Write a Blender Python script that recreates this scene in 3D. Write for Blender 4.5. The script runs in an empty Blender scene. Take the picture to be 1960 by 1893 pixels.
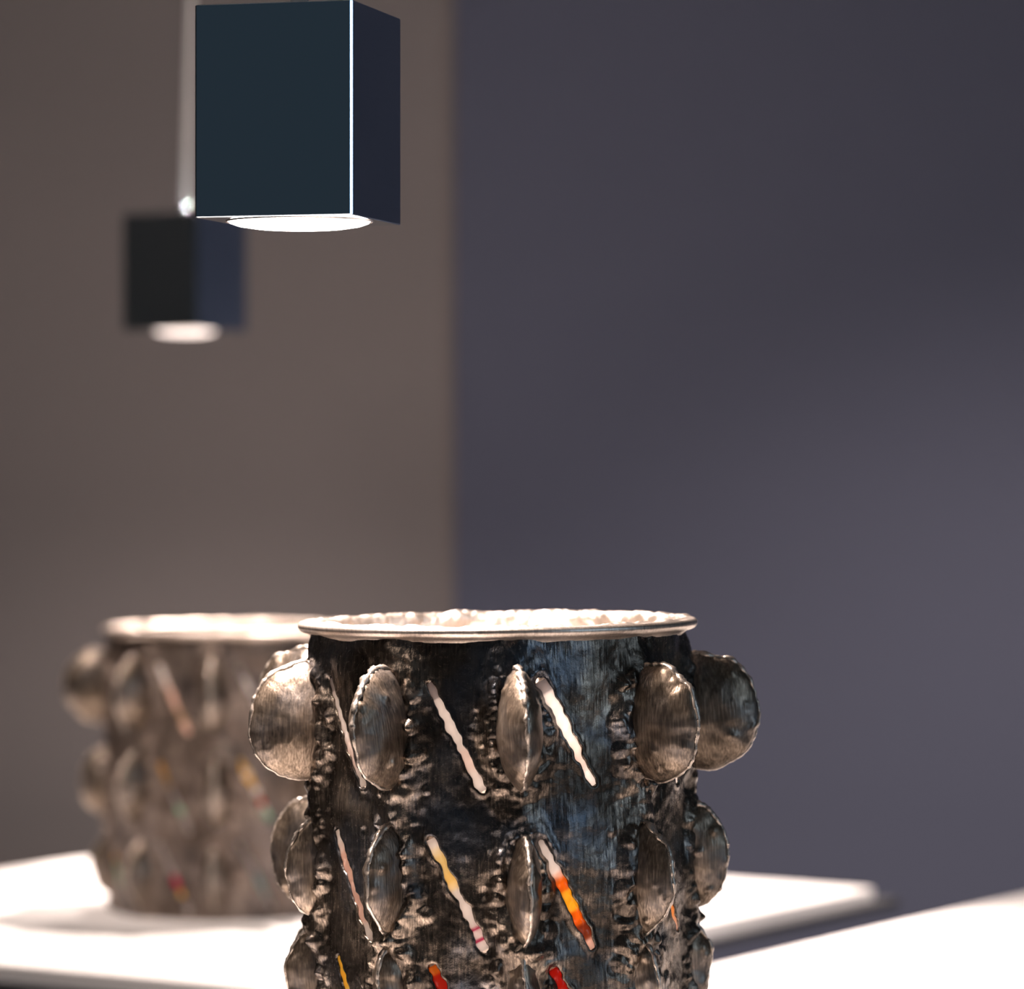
import bpy, math, random
import numpy as np

# ------------------------------------------------------------------ camera, world, lights, exposure
S = bpy.context.scene
COL = S.collection
ZC = 1.36                       # lens height above the floor
FPX = 7100.0                    # focal length in pixels of the 1960 x 1893 frame

cam_data = bpy.data.cameras.new('camera')
cam_data.sensor_width = 36.0
cam_data.sensor_fit = 'HORIZONTAL'
cam_data.lens = 36.0 * FPX / 1960.0
cam_data.shift_y = -46.5 / 1960.0
cam_data.clip_end = 60
cam_data.dof.use_dof = True
cam_data.dof.focus_distance = 2.19
cam_data.dof.aperture_fstop = 5.0
cam_data.dof.aperture_blades = 0
cam = bpy.data.objects.new('camera', cam_data)
cam.location = (0, 0, ZC)
cam.rotation_euler = (math.pi / 2, 0, 0)
COL.objects.link(cam)
S.camera = cam

S.view_settings.view_transform = 'Standard'
S.view_settings.look = 'None'
S.view_settings.gamma = 1.0
S.view_settings.use_curve_mapping = False
S.view_settings.exposure = 0.0

world = bpy.data.worlds.new('world')
S.world = world
world.use_nodes = True
world.node_tree.nodes['Background'].inputs[0].default_value = (0.025, 0.034, 0.042, 1)
world.node_tree.nodes['Background'].inputs[1].default_value = 1.0


def aim(o, target):
    import mathutils
    d = mathutils.Vector(target) - o.location
    o.rotation_euler = d.to_track_quat('-Z', 'Y').to_euler()


def spot_light(name, loc, target, watts, deg, blend, radius, col):
    l = bpy.data.lights.new(name, 'SPOT')
    l.energy = watts
    l.spot_size = math.radians(deg)
    l.spot_blend = blend
    l.shadow_soft_size = radius
    l.color = col
    o = bpy.data.objects.new(name, l)
    o.location = loc
    aim(o, target)
    COL.objects.link(o)
    return o


def area_light(name, loc, target, watts, sx, sy, col):
    l = bpy.data.lights.new(name, 'AREA')
    l.shape = 'RECTANGLE'
    l.size = sx
    l.size_y = sy
    l.energy = watts
    l.color = col
    o = bpy.data.objects.new(name, l)
    o.location = loc
    aim(o, target)
    COL.objects.link(o)
    return o


WARM = (1.0, 0.84, 0.76)
# ceiling spots over the two tables, added fill lamps with no visible source, cool daylight from the hall behind the camera
spot_light('ceiling_spot', (0.22, 4.15, 2.90), (-0.20, 3.55, 0.94), 560, 40, 0.5, 0.05, WARM)
spot_light('ceiling_spot_near_table', (0.95, 3.55, 2.90), (0.42, 3.0, 0.94), 560, 34, 0.6, 0.05, WARM)
spot_light('added_wall_fill', (0.75, 2.2, 2.90), (0.75, 4.55, 0.25), 340, 42, 1.0, 0.05, WARM)  # added spot, brightens the lower part of the blue wall
spot_light('added_far_vessel_fill', (-0.85, 2.55, 2.90), (-0.274, 3.6, 1.10), 180, 17, 0.6, 0.05, WARM)  # added spot, lights the far vessel's pod tops and softens its shadow
spot_light('added_slit_fill', (-0.55, 3.5, 2.90), (-0.005, 2.283, 1.24), 420, 16, 0.6, 0.04, WARM)  # added narrow beam into the near vessel so its slits glow
area_light('hall_daylight', (3.3, 0.05, 1.95), (0, 2.3, 1.2), 22, 0.7, 1.9, (0.55, 0.77, 1.0))
area_light('added_soft_fill', (-1.6, 1.3, 2.9), (-0.8, 3.4, 1.3), 17, 0.9, 0.9, (1.0, 0.86, 0.78))  # added soft fill for the walls and the vessels' left sides


# ------------------------------------------------------------------ helpers
def link(o, parent=None):
    COL.objects.link(o)
    if parent is not None:
        o.parent = parent
    return o


def mesh_obj(name, verts, faces, mat, parent=None, smooth=True):
    me = bpy.data.meshes.new(name)
    verts = np.asarray(verts, dtype=np.float64)
    if isinstance(faces, np.ndarray):
        n, k = faces.shape
        me.vertices.add(len(verts))
        me.vertices.foreach_set('co', verts.ravel())
        me.loops.add(n * k)
        me.loops.foreach_set('vertex_index', faces.ravel().astype(np.int32))
        me.polygons.add(n)
        me.polygons.foreach_set('loop_start', np.arange(0, n * k, k, dtype=np.int32))
        me.update(calc_edges=True)
        me.validate()
    else:
        me.from_pydata([tuple(v) for v in verts], [], faces)
        me.update()
    if smooth:
        me.polygons.foreach_set('use_smooth', np.ones(len(me.polygons), dtype=bool))
    if mat is not None:
        me.materials.append(mat)
    return link(bpy.data.objects.new(name, me), parent)


def tag(o, label, category, group=None):
    o['label'] = label
    o['category'] = category
    if group:
        o['group'] = group
    return o


def empty(name, loc, rz=0.0):
    o = bpy.data.objects.new(name, None)
    o.empty_display_size = 0.05
    o.location = loc
    o.rotation_euler = (0, 0, rz)
    return link(o)


# ------------------------------------------------------------------ numpy noise
_rng = np.random.default_rng(11)
_perm = _rng.permutation(256)
_perm = np.concatenate([_perm, _perm])
_grad = _rng.normal(size=(256, 3))
_grad /= np.linalg.norm(_grad, axis=1, keepdims=True)


def perlin(p):
    p = np.asarray(p, dtype=np.float64)
    i = np.floor(p).astype(np.int64)
    f = p - i
    i &= 255
    u = f * f * f * (f * (f * 6 - 15) + 10)
    out = 0.0
    for dx in (0, 1):
        for dy in (0, 1):
            for dz in (0, 1):
                h = _perm[(_perm[(_perm[(i[..., 0] + dx) & 255] + i[..., 1] + dy) & 255] + i[..., 2] + dz) & 255]
                g = _grad[h]
                d = g[..., 0] * (f[..., 0] - dx) + g[..., 1] * (f[..., 1] - dy) + g[..., 2] * (f[..., 2] - dz)
                wx = u[..., 0] if dx else 1 - u[..., 0]
                wy = u[..., 1] if dy else 1 - u[..., 1]
                wz = u[..., 2] if dz else 1 - u[..., 2]
                out = out + wx * wy * wz * d
    return out


def fbm(p, octaves=3):
    a, s, out = 1.0, 1.0, 0.0
    for k in range(octaves):
        out = out + a * perlin(np.asarray(p) * s + 17.3 * k)
        a *= 0.5
        s *= 2.07
    return out


def sstep(a, b, x):
    t = np.clip((x - a) / (b - a), 0, 1)
    return t * t * (3 - 2 * t)


# ------------------------------------------------------------------ materials
def mat_new(name):
    m = bpy.data.materials.new(name)
    m.use_nodes = True
    nt = m.node_tree
    return m, nt, nt.nodes['Principled BSDF']


def node(nt, t, **kw):
    n = nt.nodes.new(t)
    for k, v in kw.items():
        setattr(n, k, v)
    return n


def paint(name, col, rough=0.8, bump=0.02, scale=180.0):
    m, nt, b = mat_new(name)
    tc = node(nt, 'ShaderNodeTexCoord')
    n = node(nt, 'ShaderNodeTexNoise')
    n.inputs['Scale'].default_value = scale
    n.inputs['Detail'].default_value = 4
    nt.links.new(tc.outputs['Object'], n.inputs['Vector'])
    n2 = node(nt, 'ShaderNodeTexNoise')
    n2.inputs['Scale'].default_value = 1.4
    nt.links.new(tc.outputs['Object'], n2.inputs['Vector'])
    mx = node(nt, 'ShaderNodeMixRGB', blend_type='MIX')
    mx.inputs[1].default_value = (*[c * 0.95 for c in col], 1)
    mx.inputs[2].default_value = (*[min(1, c * 1.05) for c in col], 1)
    nt.links.new(n2.outputs['Fac'], mx.inputs[0])
    nt.links.new(mx.outputs[0], b.inputs['Base Color'])
    bp = node(nt, 'ShaderNodeBump')
    bp.inputs['Strength'].default_value = bump
    bp.inputs['Distance'].default_value = 0.002
    nt.links.new(n.outputs['Fac'], bp.inputs['Height'])
    nt.links.new(bp.outputs[0], b.inputs['Normal'])
    b.inputs['Roughness'].default_value = rough
    return m


def metal(name, c_dark, c_mid, c_light, blue=0.0, rough=0.4, brush=0.5, grit=0.5, scale=1.0):
    """Welded and brushed metal; blue paints a cool sheen into its colour."""
    m, nt, b = mat_new(name)
    L = nt.links.new
    tc = node(nt, 'ShaderNodeTexCoord')
    big = node(nt, 'ShaderNodeTexNoise')
    big.inputs['Scale'].default_value = 34 * scale
    big.inputs['Detail'].default_value = 5
    big.inputs['Roughness'].default_value = 0.62
    L(tc.outputs['Object'], big.inputs['Vector'])
    mp = node(nt, 'ShaderNodeMapping')
    mp.inputs['Scale'].default_value = (1, 1, 0.07)
    L(tc.outputs['Object'], mp.inputs['Vector'])
    br = node(nt, 'ShaderNodeTexNoise')
    br.inputs['Scale'].default_value = 900 * scale
    br.inputs['Detail'].default_value = 3
    L(mp.outputs[0], br.inputs['Vector'])
    gr = node(nt, 'ShaderNodeTexNoise')
    gr.inputs['Scale'].default_value = 420 * scale
    gr.inputs['Detail'].default_value = 6
    gr.inputs['Roughness'].default_value = 0.7
    L(tc.outputs['Object'], gr.inputs['Vector'])
    ramp = node(nt, 'ShaderNodeValToRGB')
    e = ramp.color_ramp.elements
    e[0].position = 0.34
    e[0].color = (*c_dark, 1)
    e[1].position = 0.68
    e[1].color = (*c_light, 1)
    k = e.new(0.52)
    k.color = (*c_mid, 1)
    mixf = node(nt, 'ShaderNodeMath', operation='MULTIPLY_ADD')
    mixf.inputs[1].default_value = 0.44
    L(br.outputs['Fac'], mixf.inputs[0])
    off = node(nt, 'ShaderNodeMath', operation='MULTIPLY_ADD')
    off.inputs[1].default_value = 0.60
    off.inputs[2].default_value = -0.01
    L(big.outputs['Fac'], off.inputs[0])
    L(off.outputs[0], mixf.inputs[2])
    L(mixf.outputs[0], ramp.inputs[0])
    col = ramp.outputs[0]
    if blue:
        bn = node(nt, 'ShaderNodeTexNoise')
        bn.inputs['Scale'].default_value = 21 * scale
        bn.inputs['Detail'].default_value = 3
        mp2 = node(nt, 'ShaderNodeMapping')
        mp2.inputs['Location'].default_value = (3.1, 1.7, 5.2)
        L(tc.outputs['Object'], mp2.inputs['Vector'])
        L(mp2.outputs[0], bn.inputs['Vector'])
        r2 = node(nt, 'ShaderNodeValToRGB')
        r2.color_ramp.elements[0].position = 0.50
        r2.color_ramp.elements[1].position = 0.66
        L(bn.outputs['Fac'], r2.inputs[0])
        f = node(nt, 'ShaderNodeMath', operation='MULTIPLY')
        f.inputs[1].default_value = blue
        L(r2.outputs[0], f.inputs[0])
        mx = node(nt, 'ShaderNodeMixRGB', blend_type='MIX')
        mx.inputs[2].default_value = (0.10, 0.16, 0.24, 1)  # cool light's reflection painted in as random bluish patches
        L(f.outputs[0], mx.inputs[0])
        L(col, mx.inputs[1])
        col = mx.outputs[0]
    L(col, b.inputs['Base Color'])
    b.inputs['Metallic'].default_value = 0.9
    rr = node(nt, 'ShaderNodeMapRange')
    rr.inputs['To Min'].default_value = max(0.08, rough - 0.16)
    rr.inputs['To Max'].default_value = rough + 0.16
    L(gr.outputs['Fac'], rr.inputs['Value'])
    L(rr.outputs[0], b.inputs['Roughness'])
    b1 = node(nt, 'ShaderNodeBump')
    b1.inputs['Strength'].default_value = brush
    b1.inputs['Distance'].default_value = 0.0004
    L(br.outputs['Fac'], b1.inputs['Height'])
    b2 = node(nt, 'ShaderNodeBump')
    b2.inputs['Strength'].default_value = grit
    b2.inputs['Distance'].default_value = 0.0012
    L(gr.outputs['Fac'], b2.inputs['Height'])
    L(b1.outputs[0], b2.inputs['Normal'])
    L(b2.outputs[0], b.inputs['Normal'])
    return m


def simple(name, col, rough=0.4, metallic=0.0):
    m, nt, b = mat_new(name)
    b.inputs['Base Color'].default_value = (*col, 1)
    b.inputs['Roughness'].default_value = rough
    b.inputs['Metallic'].default_value = metallic
    return m


def emit(name, col, strength):
    m, nt, b = mat_new(name)
    b.inputs['Base Color'].default_value = (*col, 1)
    b.inputs['Emission Color'].default_value = (*col, 1)
    b.inputs['Emission Strength'].default_value = strength
    return m


M_WALL_WARM = paint('warm_grey_paint', (0.207, 0.184, 0.180), 0.85)
M_WALL_BLUE = paint('slate_blue_paint', (0.091, 0.098, 0.145), 0.8)
M_WALL_DARK = paint('dark_brown_paint', (0.10, 0.09, 0.08), 0.85)
M_FLOOR = paint('grey_concrete', (0.16, 0.155, 0.155), 0.6, 0.1, 60)
M_CEIL = paint('ceiling_paint', (0.30, 0.29, 0.28), 0.9)
M_WHITE = paint('white_lacquer', (0.86, 0.83, 0.81), 0.45, 0.01, 300)
M_DARKB = paint('charcoal_board', (0.045, 0.045, 0.05), 0.6, 0.02, 200)
M_PED = paint('pedestal_paint', (0.16, 0.16, 0.19), 0.7)
M_CHROME = simple('polished_dark_chrome', (0.62, 0.74, 0.84), 0.07, 1.0)
M_DARKIN = simple('lamp_inside', (0.10, 0.09, 0.09), 0.4, 0.6)
M_RING = simple('lamp_ring', (0.75, 0.70, 0.66), 0.25, 1.0)
M_CABLE = simple('pale_cable', (0.80, 0.78, 0.76), 0.35, 0.0)

M_BODY = metal('blackened_steel', (0.025, 0.021, 0.018), (0.105, 0.083, 0.066), (0.40, 0.32, 0.25), blue=0.30, rough=0.24, brush=0.55, grit=0.24)
M_BODY_BROWN = metal('browned_steel', (0.06, 0.046, 0.038), (0.16, 0.122, 0.10), (0.34, 0.27, 0.22), blue=0.08, rough=0.42, brush=0.4, grit=0.5)
M_POD = metal('burnished_bronze', (0.056, 0.043, 0.033), (0.18, 0.137, 0.101), (0.41, 0.32, 0.245), blue=0.2, rough=0.37, brush=0.6, grit=0.12)
M_SEAM = metal('seam_metal', (0.28, 0.235, 0.20), (0.48, 0.41, 0.35), (0.68, 0.58, 0.50), blue=0.0, rough=0.30, brush=0.1, grit=0.3)
M_RIM = metal('pale_hammered_rim', (0.42, 0.35, 0.30), (0.66, 0.56, 0.48), (0.86, 0.76, 0.68), blue=0.0, rough=0.34, brush=0.15, grit=0.25)
M_INSIDE = metal('pale_inner_metal', (0.55, 0.48, 0.42), (0.75, 0.67, 0.60), (0.88, 0.80, 0.74), blue=0.0, rough=0.5, brush=0.1, grit=0.2)


def glass_material():
    m, nt, b = mat_new('fused_glass')
    L = nt.links.new
    at = node(nt, 'ShaderNodeAttribute', attribute_name='glass_colour')
    tr = node(nt, 'ShaderNodeBsdfTranslucent')
    L(at.outputs['Color'], tr.inputs['Color'])
    L(at.outputs['Color'], b.inputs['Base Color'])
    b.inputs['Roughness'].default_value = 0.12
    mx = node(nt, 'ShaderNodeMixShader')
    mx.inputs[0].default_value = 0.72
    L(b.outputs[0], mx.inputs[1])
    L(tr.outputs[0], mx.inputs[2])
    out = nt.nodes['Material Output']
    L(mx.outputs[0], out.inputs['Surface'])
    return m


M_GLASS = glass_material()


# ------------------------------------------------------------------ the setting
def slab(name, x0, x1, y0, y1, z0, z1, mat):
    v = [(x0, y0, z0), (x1, y0, z0), (x1, y1, z0), (x0, y1, z0), (x0, y0, z1), (x1, y0, z1), (x1, y1, z1), (x0, y1, z1)]
    f = [(0, 3, 2, 1), (4, 5, 6, 7), (0, 1, 5, 4), (1, 2, 6, 5), (2, 3, 7, 6), (3, 0, 4, 7)]
    o = mesh_obj(name, v, f, mat, None, False)
    o['kind'] = 'structure'
    return o


slab('floor', -3.1, 4.5, -4.5, 6.6, -0.1, 0.0, M_FLOOR)
slab('ceiling', -3.1, 4.5, 1.0, 6.6, 3.0, 3.1, M_CEIL)
EDGE_X = (870 - 980) / FPX * 4.55
slab('wall_right', EDGE_X, 4.5, 4.55, 4.565, 0.0, 3.0, M_WALL_BLUE)
slab('wall_back', -3.0, 4.5, 4.565, 4.72, 0.0, 3.0, M_WALL_WARM)
slab('unseen_wall_left', -3.1, -3.0, -0.2, 4.72, 0.0, 3.0, M_WALL_DARK)  # unseen; put in dark and cut short for the lamp boxes' reflections


# ------------------------------------------------------------------ display tables
A = np.array([0.537, 0.843])
A /= np.linalg.norm(A)
B = np.array([-A[1], A[0]])
YAW = math.atan2(A[1], A[0])            # local x runs along A, local y along B
TOP = ZC - 0.4236


def rounded_board(name, la, lb, z0, z1, bev, mat, parent):
    a, b = la / 2, lb / 2
    v, f = [], []
    rings = [(z0, 0.0), (z1 - bev, 0.0), (z1, -bev)]
    for z, o in rings:
        v += [(-a - o, -b - o, z), (a + o, -b - o, z), (a + o, b + o, z), (-a - o, b + o, z)]
    for r in range(2):
        for k in range(4):
            k2 = (k + 1) % 4
            f.append((r * 4 + k, r * 4 + k2, r * 4 + 4 + k2, r * 4 + 4 + k))
    f.append((3, 2, 1, 0))
    f.append((8, 9, 10, 11))
    return mesh_obj(name, v, f, mat, parent, False)


def display_table(label, centre, la, lb):
    t = empty('display_table', (centre[0], centre[1], 0.0), YAW)
    rounded_board('table_top', la, lb, TOP - 0.0112, TOP, 0.0012, M_WHITE, t)
    rounded_board('under_board', la + 0.040, lb + 0.040, TOP - 0.0202, TOP - 0.0112, 0.0008, M_DARKB, t)
    rounded_board('pedestal', 0.46, 0.46, 0.0, TOP - 0.0202, 0.001, M_PED, t)
    return tag(t, label, 'table')


R_CORNER = np.array([0.366, 3.76])
far_c = R_CORNER - A * 0.46 + B * 0.43
display_table('far white display table with out-of-focus vessel standing in its middle', far_c, 0.92, 0.86)
E0 = np.array([0.1644, 3.163])          # a point on the near table's far edge
t0 = np.dot(np.array([-0.009, 2.283]) - E0, A)
near_c = E0 + A * ((t0 - 0.45 + 0.75) / 2) - B * 0.45
display_table('nearer white display table carrying the sharp dark vessel, edge slanting across the corner', near_c, 0.75 - t0 + 0.45, 0.90)


# ------------------------------------------------------------------ vessels
def grid_faces(nphi, nz):
    j, i = np.meshgrid(np.arange(nz - 1), np.arange(nphi), indexing='ij')
    i2 = (i + 1) % nphi
    return np.stack([j * nphi + i, j * nphi + i2, (j + 1) * nphi + i2, (j + 1) * nphi + i], -1).reshape(-1, 4)


class Slit:
    def __init__(self, p0, z0, p1, z1, w, rng, R):
        self.p0, self.z0, self.p1, self.z1, self.w, self.R = p0, z0, p1, z1, w, R
        self.L = math.hypot((p1 - p0) * R, z1 - z0)
        n = 64
        t = np.linspace(0, 1, n)
        ph = rng.uniform(0, 100)
        k = self.L / 0.0052
        zig = perlin(np.stack([t * k * 1.0 + ph, t * 0 + 0.3, t * 0 + 0.7], -1))
        zig2 = perlin(np.stack([t * k * 1.0 + ph + 31, t * 0 + 5.3, t * 0 + 2.7], -1))
        slow = perlin(np.stack([t * 3 + ph, t * 0 + 9.1, t * 0 + 1.7], -1))
        self.t = t
        self.hl = w * (0.95 + 0.95 * zig + 0.5 * slow)
        self.hr = w * (0.95 + 0.95 * zig2 + 0.5 * slow)
        self.hl = np.clip(self.hl, w * 0.42, w * 1.8)
        self.hr = np.clip(self.hr, w * 0.42, w * 1.8)

    def frame(self):
        dx, dz = (self.p1 - self.p0) * self.R, self.z1 - self.z0
        return np.array([dx, dz]) / self.L

    def sdf(self, phi, z, grow=0.0):
        """Signed distance in the unrolled wall and the gradient direction."""
        d = self.frame()
        dphi = (phi - self.p0 + math.pi) % (2 * math.pi) - math.pi
        s, zz = dphi * self.R, z - self.z0
        a = s * d[0] + zz * d[1]
        b = -s * d[1] + zz * d[0]
        t = np.clip(a / self.L, 0, 1)
        h = np.where(b > 0, np.interp(t, self.t, self.hl), np.interp(t, self.t, self.hr)) + grow
        da = a - t * self.L
        r = np.sqrt(da * da + b * b) + 1e-9
        ga, gb = da / r, b / r
        return r - h, (ga * d[0] - gb * d[1], ga * d[1] + gb * d[0])


def cut_grid(phi, z, faces, slits, R, grow=0.0):
    """Remove the slit openings from a wall grid, snapping the verts next to them onto the outline."""
    inside = np.zeros(phi.shape, dtype=bool)
    for s in slits:
        m = np.abs(z - (s.z0 + s.z1) / 2) < abs(s.z1 - s.z0) / 2 + 0.02
        idx = np.nonzero(m)[0]
        d, (gs, gz) = s.sdf(phi[idx], z[idx], grow)
        ins = d < 0
        k = idx[ins]
        inside[k] = True
        phi[k] += -d[ins] * gs[ins] / R
        z[k] += -d[ins] * gz[ins]
    keep = ~inside[faces].all(axis=1)
    return faces[keep]


def compact(v, f):
    used = np.zeros(len(v), dtype=bool)
    used[f.ravel()] = True
    remap = np.cumsum(used) - 1
    return v[used], remap[f]


def extrude_boundary(v, f, depth_fn, zlo, zhi):
    """Give the cut edges a wall going inwards (only between zlo and zhi)."""
    e = np.concatenate([f[:, [0, 1]], f[:, [1, 2]], f[:, [2, 3]], f[:, [3, 0]]])
    key = np.sort(e, axis=1)
    code = key[:, 0].astype(np.int64) * (len(v) + 1) + key[:, 1]
    u, inv, cnt = np.unique(code, return_inverse=True, return_counts=True)
    be = e[cnt[inv] == 1]
    be = be[be[:, 0] != be[:, 1]]
    zc = v[be].mean(axis=1)[:, 2]
    be = be[(zc > zlo) & (zc < zhi)]
    bv = np.unique(be)
    m = np.full(len(v), -1)
    m[bv] = len(v) + np.arange(len(bv))
    nv = depth_fn(v[bv])
    q = np.stack([be[:, 1], be[:, 0], m[be[:, 0]], m[be[:, 1]]], -1)
    return np.concatenate([v, nv]), np.concatenate([f, q])


def pod_mesh(name, rb, T, seed, nth=96, nr=22):
    """Lens-shaped pod of two dished halves; local x points away from the vessel."""
    rng = np.random.default_rng(seed)
    th = np.linspace(0, 2 * math.pi, nth, endpoint=False)
    off = rng.uniform(0, 50)
    edge = 1 + 0.10 * perlin(np.stack([np.cos(th) * 2.2 + off, np.sin(th) * 2.2, th * 0], -1)) \
             + 0.030 * perlin(np.stack([np.cos(th) * 9 + off, np.sin(th) * 9, th * 0 + 3], -1))
    rho = np.sin(np.linspace(0, 1, nr) ** 0.9 * math.pi / 2)
    verts, faces = [], []
    for side in (1, -1):
        base = len(verts)
        for a, r in enumerate(rho):
            for b, t in enumerate(th):
                x, z = r * rb * edge[b] * math.cos(t) * 0.98, r * rb * edge[b] * math.sin(t) * 1.04
                w = T * max(0.0, 1 - r * r) ** 0.62
                verts.append([x, side * (w + 0.0004), z])
        for a in range(nr - 1):
            for b in range(nth):
                b2 = (b + 1) % nth
                q = [base + a * nth + b, base + (a + 1) * nth + b, base + (a + 1) * nth + b2, base + a * nth + b2]
                faces.append(q if side < 0 else q[::-1])
    n = nr * nth
    for b in range(nth):
        b2 = (b + 1) % nth
        faces.append([(nr - 1) * nth + b, (nr - 1) * nth + b2, n + (nr - 1) * nth + b2, n + (nr - 1) * nth + b][::-1])
    v = np.array(verts)
    p = v * 60 + off
    v[:, 1] += np.sign(v[:, 1]) * (0.0012 * fbm(p * 0.9, 2) + 0.0005 * perlin(p * 3.1))
    # small drips and beads close to the seam
    for k in range(30):
        t = rng.uniform(0, 2 * math.pi)
        r = rb * (rng.uniform(0.84, 0.97) if k < 18 else rng.uniform(0.4, 0.95))
        c = np.array([r * math.cos(t), r * math.sin(t)])
        rad = rng.uniform(0.0014, 0.0040)
        if k >= 18:
            t = math.pi + rng.normal(0, 0.9)
        d = np.hypot(v[:, 0] - c[0], v[:, 2] - c[1])
        s = np.sign(v[:, 1])
        sel = (s == (1 if k % 2 else -1))
        v[:, 1] += sel * s * rad * 0.45 * np.clip(1 - (d / rad) ** 2, 0, 1) ** 1.5
    me = bpy.data.meshes.new(name)
    me.from_pydata([tuple(q) for q in v], [], [tuple(q) for q in faces])
    me.polygons.foreach_set('use_smooth', np.ones(len(me.polygons), dtype=bool))
    me.materials.append(M_POD)
    # the seam: a beaded welded lip around the edge
    ns, nt_ = 150, 7
    sv, sf = [], []
    tt = np.linspace(0, 2 * math.pi, ns, endpoint=False)
    e2 = np.interp(tt, np.append(th, 2 * math.pi), np.append(edge, edge[0]))
    bead = 1 + 1.0 * perlin(np.stack([np.cos(tt) * 7 + off, np.sin(tt) * 7, tt * 0 + 8], -1)) \
             + 0.7 * perlin(np.stack([np.cos(tt) * 16 + off, np.sin(tt) * 16, tt * 0 + 1], -1))
    bead = np.clip(bead, 0.35, 2.4) * (0.0010 + 0.0011 * np.clip(np.sin(tt) + 0.1, 0, 1))
    shift = 0.0016 * perlin(np.stack([np.cos(tt) * 3 + off, np.sin(tt) * 3, tt * 0 + 5], -1))
    for k in range(ns):
        c, s = math.cos(tt[k]), math.sin(tt[k])
        rr = rb * e2[k]
        for q in range(nt_):
            a = 2 * math.pi * q / nt_
            r = rr + bead[k] * 0.8 * math.cos(a)
            sv.append((r * c * 0.98, shift[k] + bead[k] * 1.15 * math.sin(a), r * s * 1.04))
    for k in range(ns):
        k2 = (k + 1) % ns
        for q in range(nt_):
            q2 = (q + 1) % nt_
            sf.append((k * nt_ + q, k * nt_ + q2, k2 * nt_ + q2, k2 * nt_ + q))
    sm = bpy.data.meshes.new(name + '_seam')
    sm.from_pydata(sv, [], sf)
    sm.polygons.foreach_set('use_smooth', np.ones(len(sm.polygons), dtype=bool))
    sm.materials.append(M_SEAM)
    return me, sm


WHITE = (0.93, 0.88, 0.84)
PINK = (0.90, 0.68, 0.58)
GREY = (0.45, 0.41, 0.40)
YEL = (0.92, 0.60, 0.08)
ORA = (0.85, 0.28, 0.03)
RED = (0.62, 0.04, 0.02)
BRN = (0.35, 0.10, 0.04)
MAG = (0.55, 0.03, 0.12)
GRN = (0.25, 0.55, 0.38)
PLAIN = [(0.0, GREY), (0.10, GREY), (0.13, WHITE), (0.5, WHITE), (0.7, (0.93, 0.82, 0.76)), (1.0, WHITE)]


def glass_strip(slit, cols, rng, R, parent):
    """Bumpy fused-glass rod set into one slit."""
    n, m = 72, 9
    d = slit.frame()
    v, f, c = [], [], []
    ts = np.linspace(-0.02, 1.02, n)
    pos = [p for p, _ in cols]
    ph = rng.uniform(0, 50)
    for k, t in enumerate(ts):
        tc = min(1, max(0, t))
        hl, hr = np.interp(tc, slit.t, slit.hl) + 0.0012, np.interp(tc, slit.t, slit.hr) + 0.0012
        cap = 1.0 if 0 < t < 1 else 0.8
        jag = 0.02 * math.sin(t * 40 + ph)
        j = 0
        for q in range(len(cols)):
            if t + jag >= cols[q][0]:
                j = q
        if j + 1 < len(cols):
            x = (t + jag - cols[j][0]) / max(1e-6, cols[j + 1][0] - cols[j][0])
            x = min(1, max(0, (x - 0.5) * 3 + 0.5))
            colr = [cols[j][1][i] * (1 - x) + cols[j + 1][1][i] * x for i in range(3)]
        else:
            colr = cols[-1][1]
        for q in range(m):
            a = 2 * math.pi * q / m
            lat = math.cos(a)
            off = lat * (hl if lat > 0 else hr) * cap
            dep = math.sin(a) * 0.0015 + 0.0003 * math.sin(9 * t * 6.28 + ph + 2 * lat)
            s = t * slit.L * d[0] - off * d[1]
            z = t * slit.L * d[1] + off * d[0]
            phi = slit.p0 + s / R
            r = R - 0.0012 + dep
            v.append((r * math.sin(phi), -r * math.cos(phi), slit.z0 + z))
            c.append((*colr, 1))
    for k in range(n - 1):
        for q in range(m):
            q2 = (q + 1) % m
            f.append((k * m + q, k * m + q2, (k + 1) * m + q2, (k + 1) * m + q))
    f.append(tuple(range(m))[::-1])
    f.append(tuple((n - 1) * m + q for q in range(m)))
    o = mesh_obj('glass_inlay', v, f, M_GLASS, parent)
    at = o.data.attributes.new('glass_colour', 'FLOAT_COLOR', 'POINT')
    at.data.foreach_set('color', np.array(c, dtype=np.float32).ravel())
    return o


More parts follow.
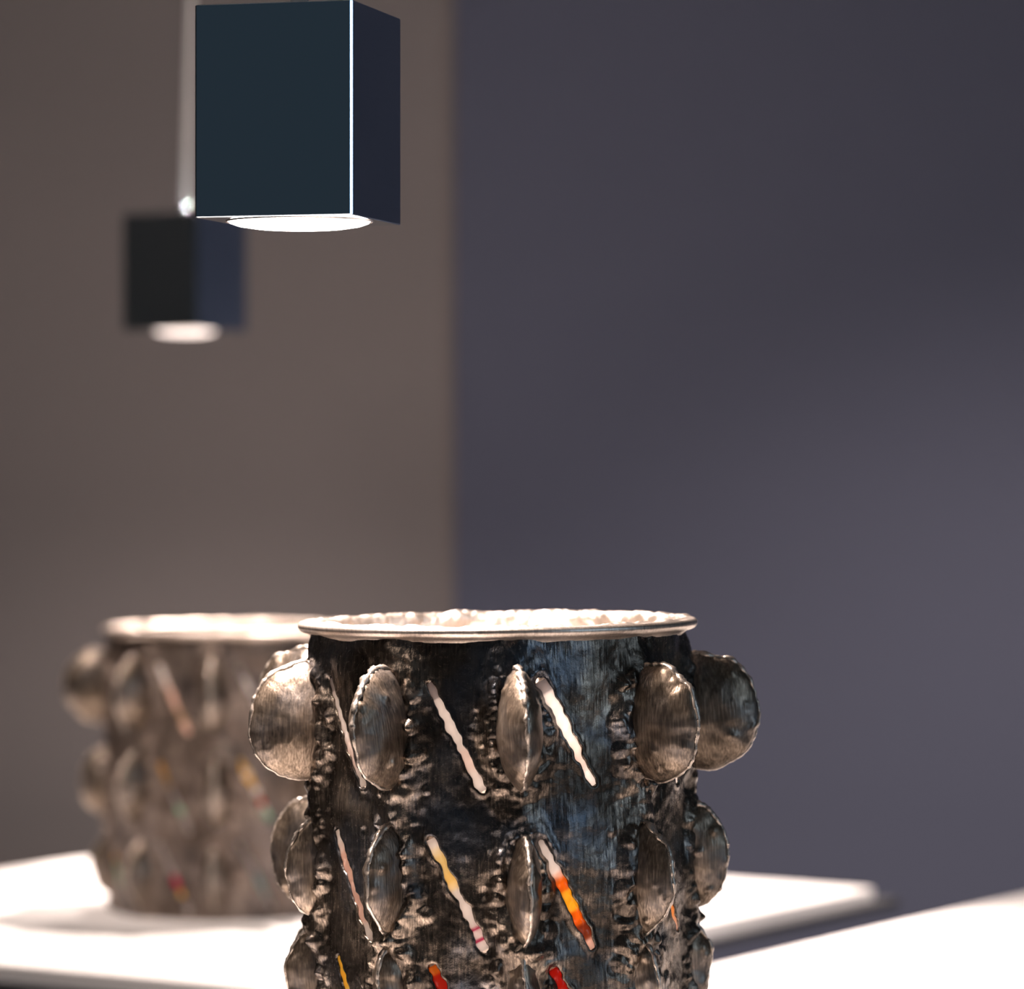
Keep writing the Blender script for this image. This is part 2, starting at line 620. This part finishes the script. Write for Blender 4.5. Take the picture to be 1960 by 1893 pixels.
def build_vessel(label, loc, H, rows, phi0, step_slit, nphi, nz, seed, colours, tilt, body_mat, tweaks, slit_at={}):
    """rows: (depth below the rim, outermost pod radius, pod radius, half thickness)."""
    rng = np.random.default_rng(seed)
    R, NP = 0.1150, 9
    root = empty('metal_vessel', loc)
    root.rotation_euler = (0, tilt, 0)
    tag(root, label, 'vessel')
    dph = 2 * math.pi / NP
    pods, slits = [], []
    for ri, (dz, Rt, rb, T) in enumerate(rows):
        zc = H - dz
        for k in range(NP):
            phi = phi0 + k * dph + rng.normal(0, 0.018)
            dR, dZ, dP = tweaks.get((ri, k), (rng.normal(0, 0.0018), rng.normal(0, 0.0012), 0.0))
            pods.append((phi + math.radians(dP), zc + dZ, Rt + dR, rb, T * rng.uniform(0.9, 1.12), ri))
            top = zc + 0.0245 + rng.normal(0, 0.0012)
            if top - 0.060 < 0.012:
                top = 0.072
            s0 = phi0 + k * dph + math.radians(step_slit) + rng.normal(0, 0.012)
            if ri < 3 and k in slit_at:
                s0 = math.radians(slit_at[k][min(ri, 2)])
            if ri == 2 and slit_at:
                top -= 0.0105
            ln = 0.061 + rng.normal(0, 0.0015)
            if k * 40 % 360 >= 0:
                sl = Slit(s0, top, s0 + math.radians(15.5), top - ln, 0.0029, rng, R)
                slits.append((sl, ri, k))

    # ---- outer wall
    ph = np.linspace(-math.pi, math.pi, nphi, endpoint=False)
    zz = np.linspace(0.0, H - 0.004, nz)
    PH, ZZ = np.meshgrid(ph, zz)
    PH, ZZ = PH.ravel(), ZZ.ravel()
    P = np.stack([np.sin(PH) * R, -np.cos(PH) * R, ZZ], -1)
    rad = np.full(PH.shape, R)
    rad += 0.0030 * fbm(P * 24 + seed, 2) + 0.0007 * fbm(P * 110 + 3, 2)
    weld = np.zeros(PH.shape)
    G = lambda a: a.reshape(nz, nphi)
    rad2, weld2, PH2, ZZ2 = G(rad), G(weld), G(PH), G(ZZ)
    for (phi, zc, Rt, rb, T, ri) in pods:
        uc = Rt - rb
        c = math.sqrt(max(1e-6, rb * rb - (R - uc) ** 2)) * 1.04
        rowsel = np.nonzero(np.abs(zz - zc) < c + 0.03)[0]
        if len(rowsel) == 0:
            continue
        a, b = rowsel[0], rowsel[-1] + 1
        s = ((PH2[a:b] - phi + math.pi) % (2 * math.pi) - math.pi) * R
        dzv = ZZ2[a:b] - zc
        e = np.sqrt((s / (T + 0.003)) ** 2 + (dzv / (c + 0.002)) ** 2)
        hgt = min(0.0062, max(0.003, 0.20 * (Rt - R)))
        nz_ = fbm(P.reshape(nz, nphi, 3)[a:b] * 62 + 5 * ri, 2)
        rad2[a:b] += hgt * sstep(1.75, 0.85, e + 0.35 * nz_) * (1 + 0.5 * nz_)
        weld2[a:b] = np.maximum(weld2[a:b], sstep(1.9, 1.25, np.sqrt((s / (T + 0.0045)) ** 2 + (dzv / (c + 0.003)) ** 2)))
        # weld beads along both sides and under the pod
        for q in range(64):
            side = rng.choice([-1, 1])
            u = rng.uniform(-1.12, 1.05)
            lz = zc + u * c
            half = T * math.sqrt(max(0.04, 1 - min(1, u * u)))
            ls = side * (half + abs(rng.normal(0.0015, 0.0050)))
            if u < -0.9:
                ls = rng.normal(0, 0.008)
                lz -= abs(rng.normal(0, 0.003))
            rr = rng.uniform(0.0017, 0.0056)
            hh = rr * rng.uniform(0.18, 0.46)
            j0, j1 = np.searchsorted(zz, lz - rr), np.searchsorted(zz, lz + rr)
            if j0 >= j1:
                continue
            cphi = phi + ls / R
            i0 = int(round((cphi + math.pi) / (2 * math.pi) * nphi))
            wdt = int(rr / R / (2 * math.pi) * nphi) + 2
            ii = np.arange(i0 - wdt, i0 + wdt + 1)
            dph_ = (ii / nphi * 2 * math.pi - math.pi - cphi) * R
            ii = ii % nphi
            dd = (dph_[None, :] ** 2 * rng.uniform(0.7, 1.5) + (zz[j0:j1, None] - lz) ** 2) / rr ** 2
            rad2[np.ix_(range(j0, j1), ii)] += hh * np.clip(1 - dd, 0, 1) ** 1.3 * (1 if rng.random() < 0.8 else -0.7)
    rad, weld = rad2.ravel(), weld2.ravel()
    rad += weld * (0.0007 * fbm(P * 140 + 9, 2) + 0.0002 * np.abs(perlin(P * 420)))
    rad = R + np.clip(rad - R, -0.004, 0.018)
    rad += 0.00025 * fbm(P * np.array([420, 420, 60]) + 1, 2)
    near = np.full(PH.shape, 1.0)
    for s, ri, k in slits:
        m = np.nonzero(np.abs(ZZ - (s.z0 + s.z1) / 2) < 0.045)[0]
        d, _ = s.sdf(PH[m], ZZ[m])
        near[m] = np.minimum(near[m], d)
    lip = np.exp(-((near - 0.0012) / 0.0016) ** 2)
    rad = rad * (1 - sstep(0.004, 0.0, near)) + (R + 0.0004) * sstep(0.004, 0.0, near) + 0.0007 * lip
    faces = grid_faces(nphi, nz)
    faces = cut_grid(PH, ZZ, faces, [s for s, _, _ in slits], R)
    V = np.stack([np.sin(PH) * rad, -np.cos(PH) * rad, ZZ], -1)
    V, faces = compact(V, faces)

    def inward(v):
        o = v.copy()
        r = np.hypot(v[:, 0], v[:, 1])
        k = (R - 0.0030) / r
        o[:, 0] *= k
        o[:, 1] *= k
        return o
    V, faces = extrude_boundary(V, faces, inward, 0.004, H - 0.008)
    mesh_obj('body', V, faces, body_mat, root)

    # ---- inner wall and bottom
    n2, m2 = 360, 150
    ph = np.linspace(-math.pi, math.pi, n2, endpoint=False)
    zz2 = np.linspace(0.006, H - 0.006, m2)
    PI_, ZI = [q.ravel() for q in np.meshgrid(ph, zz2)]
    fi = grid_faces(n2, m2)
    fi = cut_grid(PI_, ZI, fi, [s for s, _, _ in slits], R, 0.0015)[:, ::-1]
    Pn = np.stack([np.sin(PI_), -np.cos(PI_), ZI * 8], -1)
    ri_ = R - 0.0048 + 0.0010 * fbm(Pn * 5, 2)
    VI = np.stack([np.sin(PI_) * ri_, -np.cos(PI_) * ri_, ZI], -1)
    VI, fi = compact(VI, fi)
    mesh_obj('inner_wall', VI, fi, M_INSIDE, root)
    nb = 96
    bv, bf = [], []
    for z in (0.0005, 0.006):
        bv.append((0, 0, z))
        for k in range(nb):
            t = 2 * math.pi * k / nb
            bv.append(((R - 0.002) * math.sin(t), -(R - 0.002) * math.cos(t), z))
    for k in range(nb):
        k2 = (k + 1) % nb
        bf.append((0, 1 + k2, 1 + k))
        bf.append((nb + 1, nb + 2 + k, nb + 2 + k2))
        bf.append((1 + k, 1 + k2, nb + 2 + k2, nb + 2 + k))
    mesh_obj('bottom_plate', bv, bf, M_INSIDE, root, False)

    # ---- rim: rolled flange with a hammered top
    prof = [(0.1135, -0.010), (0.1150, -0.0085), (0.1170, -0.0072), (0.1195, -0.0066), (0.1215, -0.0056), (0.1228, -0.0036),
            (0.1228, -0.0018), (0.1216, -0.0004), (0.1196, 0.0002), (0.1172, 0.0004), (0.1146, 0.0006), (0.1124, 0.0002),
            (0.1106, -0.0010), (0.1096, -0.0032), (0.1092, -0.0070), (0.1090, -0.0120), (0.1092, -0.0190), (0.1096, -0.0280)]
    prof = np.array(prof)
    tt = np.linspace(0, 1, len(prof))
    t3 = np.linspace(0, 1, 46)
    prof = np.stack([np.interp(t3, tt, prof[:, 0]), np.interp(t3, tt, prof[:, 1])], -1)
    nr_ = max(360, nphi * 3 // 4)
    pr = np.linspace(-math.pi, math.pi, nr_, endpoint=False)
    J, I = np.meshgrid(np.arange(len(prof)), np.arange(nr_), indexing='ij')
    r0, z0 = prof[J, 0].ravel(), prof[J, 1].ravel()
    pp = pr[I].ravel()
    tj = t3[J].ravel()
    Q = np.stack([np.sin(pp) * r0, -np.cos(pp) * r0, z0], -1)
    top = sstep(0.42, 0.55, tj)
    lump = fbm(Q * 62 + seed, 3)
    fine_l = fbm(Q * 260 + seed, 2)
    zadd = top * (0.0026 * np.clip(lump, -0.3, 2) + 0.0008 * fine_l) + 0.0008 * perlin(Q * 9 + 4)
    radd = sstep(0.55, 0.75, tj) * -0.0030 * lump + 0.0005 * perlin(Q * 30)
    VR = np.stack([np.sin(pp) * (r0 + radd), -np.cos(pp) * (r0 + radd), H + z0 + zadd], -1)
    mesh_obj('rim', VR, grid_faces(nr_, len(prof)), M_RIM, root)

    # ---- pods
    variants = {}
    for i, (phi, zc, Rt, rb, T, ri) in enumerate(pods):
        key = (ri, i % 4)
        if key not in variants:
            variants[key] = pod_mesh('pod', rb, T, seed * 100 + ri * 10 + i % 4)
        me, sm = variants[key]
        o = link(bpy.data.objects.new('pod', me), root)
        u = Rt - rb
        o.location = (u * math.sin(phi), -u * math.cos(phi), zc)
        o.rotation_euler = (rng.normal(0, 0.03), rng.normal(0, 0.06), phi - math.pi / 2 + rng.normal(0, 0.04))
        link(bpy.data.objects.new('weld_seam', sm), o)

    # ---- glass set into the slits
    for s, ri, k in slits:
        glass_strip(s, colours(ri, k, rng), rng, R, root)
    return root


def cols_near(ri, k, rng):
    pal = {
        (1, 0): [(0, WHITE), (0.25, WHITE), (0.3, PINK), (0.42, ORA), (0.5, YEL), (0.62, YEL), (0.72, ORA), (0.85, BRN), (1, PINK)],
        (1, 8): [(0, WHITE), (0.2, (0.95, 0.8, 0.45)), (0.35, (0.95, 0.75, 0.35)), (0.5, WHITE), (0.8, WHITE), (0.84, MAG), (0.88, WHITE), (0.91, MAG), (0.94, WHITE), (1, WHITE)],
        (1, 7): [(0, WHITE), (0.3, PINK), (0.7, PINK), (1, WHITE)],
        (1, 1): [(0, WHITE), (0.5, PINK), (0.8, (0.8, 0.45, 0.2)), (1, PINK)],
        (2, 0): [(0, RED), (0.22, RED), (0.26, BRN), (0.34, ORA), (0.42, WHITE), (1, WHITE)],
        (2, 8): [(0, ORA), (0.08, RED), (0.30, RED), (0.38, YEL), (0.6, YEL), (1, ORA)],
        (2, 7): [(0, YEL), (0.2, YEL), (0.35, (0.95, 0.8, 0.3)), (0.5, ORA), (0.7, YEL), (1, YEL)],
        (2, 1): [(0, BRN), (0.12, RED), (0.2, YEL), (0.26, BRN), (0.34, ORA), (0.42, PINK), (1, PINK)],
    }
    if (ri, k) in pal:
        return pal[(ri, k)]
    if ri == 0:
        return PLAIN
    p = [WHITE, YEL, ORA, PINK, RED]
    return [(q / 6, p[rng.integers(len(p))]) for q in range(7)]


def cols_far(ri, k, rng):
    pal = {
        (0, 8): [(0, WHITE), (0.6, PINK), (0.7, (0.6, 0.45, 0.3)), (1, PINK)],
        (1, 0): [(0, YEL), (0.12, YEL), (0.18, WHITE), (0.26, YEL), (0.36, YEL), (0.44, WHITE), (0.56, PINK), (0.64, RED), (0.72, WHITE), (0.84, GRN), (1, GREY)],
        (1, 8): [(0, (0.5, 0.3, 0.05)), (0.25, (0.4, 0.25, 0.05)), (0.4, GREY), (0.6, GREY), (0.68, GRN), (0.8, GREY), (1, GREY)],
        (2, 8): [(0, GREY), (0.45, GREY), (0.52, MAG), (0.68, MAG), (0.75, YEL), (0.85, GREY), (1, GREY)],
        (2, 0): [(0, GREY), (0.4, GREY), (0.6, (0.3, 0.45, 0.45)), (1, GREY)],
    }
    if (ri, k) in pal:
        return pal[(ri, k)]
    if ri == 0:
        return PLAIN
    p = [GREY, YEL, PINK, GRN, GREY]
    return [(q / 6, p[rng.integers(len(p))]) for q in range(7)]


# departures of single pods from the regular ring: (further out, higher, further round in degrees)
NEAR_TWEAKS = {(0, 6): (0.008, 0.0045, 0), (0, 7): (-0.0015, 0, 1), (0, 8): (0, 0, 0), (0, 0): (0, 0, 0), (0, 1): (0, 0, 0), (0, 2): (0.001, 0.0015, 0),
               (1, 6): (0.013, 0.003, 0), (1, 7): (-0.005, 0.002, 3), (1, 2): (-0.0015, 0.004, 0), (1, 0): (0.001, -0.005, 0), (1, 1): (0, -0.002, 0),
               (2, 6): (0.010, 0.004, 0), (2, 7): (0.004, 0.002, 0), (2, 2): (-0.001, 0.003, 0)}
NEAR_H = 0.4236 - 0.0949 + 0.002
rows_near = [(0.0590, 0.1600, 0.0338, 0.0132), (0.1495, 0.1430, 0.0335, 0.0098), (0.2150, 0.1310, 0.0335, 0.0125), (0.2880, 0.1290, 0.0325, 0.0120)]
build_vessel('dark blackened metal vessel with rows of lens-shaped pods and glowing glass slits, nearest and sharp',
             (-0.0055, 2.283, TOP + 0.0013), NEAR_H, rows_near, math.radians(6.6), 6.8, 800, 400, 5, cols_near, math.radians(-0.6), M_BODY, NEAR_TWEAKS, {7: (-60, -57, -57), 8: (-20, -20, -20), 0: (13.3, 12.5, 16), 1: (53, 52, 49)})
FAR_H = 0.4236 - 0.1536 + 0.002
rows_far = [(0.0575, 0.1560, 0.0338, 0.0132), (0.1490, 0.1470, 0.0335, 0.0130), (0.2290, 0.1350, 0.0335, 0.0130)]
build_vessel('brownish out-of-focus metal vessel with pods and colour-flecked slits on the far table',
             (-0.274, 3.60, TOP), FAR_H, rows_far, math.radians(-1.5), 10.5, 440, 220, 8, cols_far, 0.0, M_BODY_BROWN, {})


# ------------------------------------------------------------------ pendant lamps
def pendant(label, loc, yaw, watts, glow, lean=0.0, ls=1.0, a=0.0964, h=0.1243):
    """Square metal box hung on a thin cable with a round lamp in its underside; loc is the middle of the underside."""
    root = empty('pendant_lamp', loc, yaw)
    tag(root, label, 'lamp')
    hs, bev, n = a / 2, 0.0011, 96
    hole = 0.0438
    v, f = [], []
    ring = []

    def sq(half, z, per=1):
        base = len(v)
        for cx, cy in ((-1, -1), (1, -1), (1, 1), (-1, 1)):
            v.append((cx * half, cy * half, z))
        return base

    # outer walls with small bevels on the upright edges
    def oct_(half, z, b):
        base = len(v)
        for cx, cy, fx in ((-1, -1, 0), (1, -1, 1), (1, 1, 0), (-1, 1, 1)):
            p1 = (cx * half, cy * (half - b), z)
            p2 = (cx * (half - b), cy * half, z)
            v.extend([p1, p2] if not fx else [p2, p1])
        return base
    r0 = oct_(hs - bev * 0.5, 0.0, bev)
    r1 = oct_(hs, bev * 0.5, bev)
    r2 = oct_(hs, h - bev * 0.5, bev)
    r3 = oct_(hs - bev * 0.5, h, bev)
    for p, q in ((r0, r1), (r1, r2), (r2, r3)):
        for k in range(8):
            k2 = (k + 1) % 8
            f.append((p + k, p + k2, q + k2, q + k))
    f.append(tuple(r3 + k for k in range(8)))
    # underside with a round opening
    c0 = len(v)
    for k in range(n):
        t = 2 * math.pi * k / n - math.pi * 0.75 - 0.0
        v.append((hole * math.cos(t), hole * math.sin(t), 0.0))
    ang = [math.atan2(v[r0 + k][1], v[r0 + k][0]) for k in range(8)]
    cang = [math.atan2(v[c0 + k][1], v[c0 + k][0]) for k in range(n)]

    def nearest(t):
        return min(range(n), key=lambda k: abs((cang[k] - t + math.pi) % (2 * math.pi) - math.pi))
    idx = [nearest(t) for t in ang]
    for k in range(8):
        k2 = (k + 1) % 8
        i, j = idx[k], idx[k2]
        arc = [i]
        while arc[-1] != j:
            arc.append((arc[-1] + 1) % n)
        f.append(tuple([r0 + k2, r0 + k] + [c0 + q for q in arc]))
    housing = mesh_obj('housing', v, f, M_CHROME, root, False)
    # well the lamp sits in
    wv, wf = [], []
    for z, r in ((0.0, hole), (0.030, hole * 0.96)):
        for k in range(n):
            t = 2 * math.pi * k / n
            wv.append((r * math.cos(t), r * math.sin(t), z))
    for k in range(n):
        k2 = (k + 1) % n
        wf.append((k, k2, n + k2, n + k))
    wf.append(tuple(n + k for k in range(n))[::-1])
    mesh_obj('lamp_well', wv, wf, M_DARKIN, root)

    def lathe(name, prof, mat, parent, seg=96):
        lv, lf = [], []
        for r, z in prof:
            for k in range(seg):
                t = 2 * math.pi * k / seg
                lv.append((r * math.cos(t), r * math.sin(t), z))
        for p in range(len(prof) - 1):
            for k in range(seg):
                k2 = (k + 1) % seg
                lf.append((p * seg + k, p * seg + k2, (p + 1) * seg + k2, (p + 1) * seg + k))
        return mesh_obj(name, lv, lf, mat, parent)
    lathe('lamp_ring', [(0.0420 * ls, 0.006), (0.0438, 0.0010), (0.0438, -0.0004), (0.0430, -0.0006), (0.0424 * ls, 0.0004), (0.0416 * ls, 0.006)], M_RING, root)
    lathe('lens', [(r * ls, z) for r, z in ((0.0420, 0.0006), (0.0414, -0.0010), (0.037, -0.0026), (0.028, -0.0040), (0.015, -0.0048), (0.0001, -0.0050))], emit('lamp_glow', (1.0, 0.88, 0.82), glow), root)
    # cable, grip and ceiling cup
    top = 3.0 - loc[2]
    lathe('cable_grip', [(0.0001, h + 0.012), (0.0045, h + 0.012), (0.006, h + 0.004), (0.0075, h), (0.0075, h - 0.001)][::-1], M_CHROME, root, 24)
    cv = []
    cf = []
    for kk, (ox, rr) in enumerate(((-0.0021, 0.0019), (0.0019, 0.0016))):
        base = len(cv)
        for z in (h, top):
            for k in range(10):
                t = 2 * math.pi * k / 10
                cv.append((ox + rr * math.cos(t) + lean * (z - h) * math.cos(yaw), rr * math.sin(t) - lean * (z - h) * math.sin(yaw), z))
        for k in range(10):
            k2 = (k + 1) % 10
            cf.append((base + k, base + k2, base + 10 + k2, base + 10 + k))
    mesh_obj('cable', cv, cf, M_CABLE, root)
    # its own light
    l = bpy.data.lights.new('lamp_light', 'SPOT')
    l.energy = watts
    l.spot_size = math.radians(150)
    l.spot_blend = 1.0
    l.shadow_soft_size = 0.030
    l.color = WARM
    lo = bpy.data.objects.new('lamp_light', l)
    lo.location = (0, 0, -0.012)
    link(lo, root)
    return root


def at_px(x, y, d):
    return ((x - 980) / FPX * d, d, ZC + (900 - y) / FPX * d)


pendant('large glossy blue-black square pendant lamp glowing underneath, sharp, hanging before the other', at_px(573, 424, 2.20), math.radians(-15.3), 60.0, 24.0)
pendant('small out-of-focus dark square pendant lamp hanging further back', at_px(354, 633, 4.0), math.radians(-29.0), 30.0, 1.7, 0.03, 0.78)
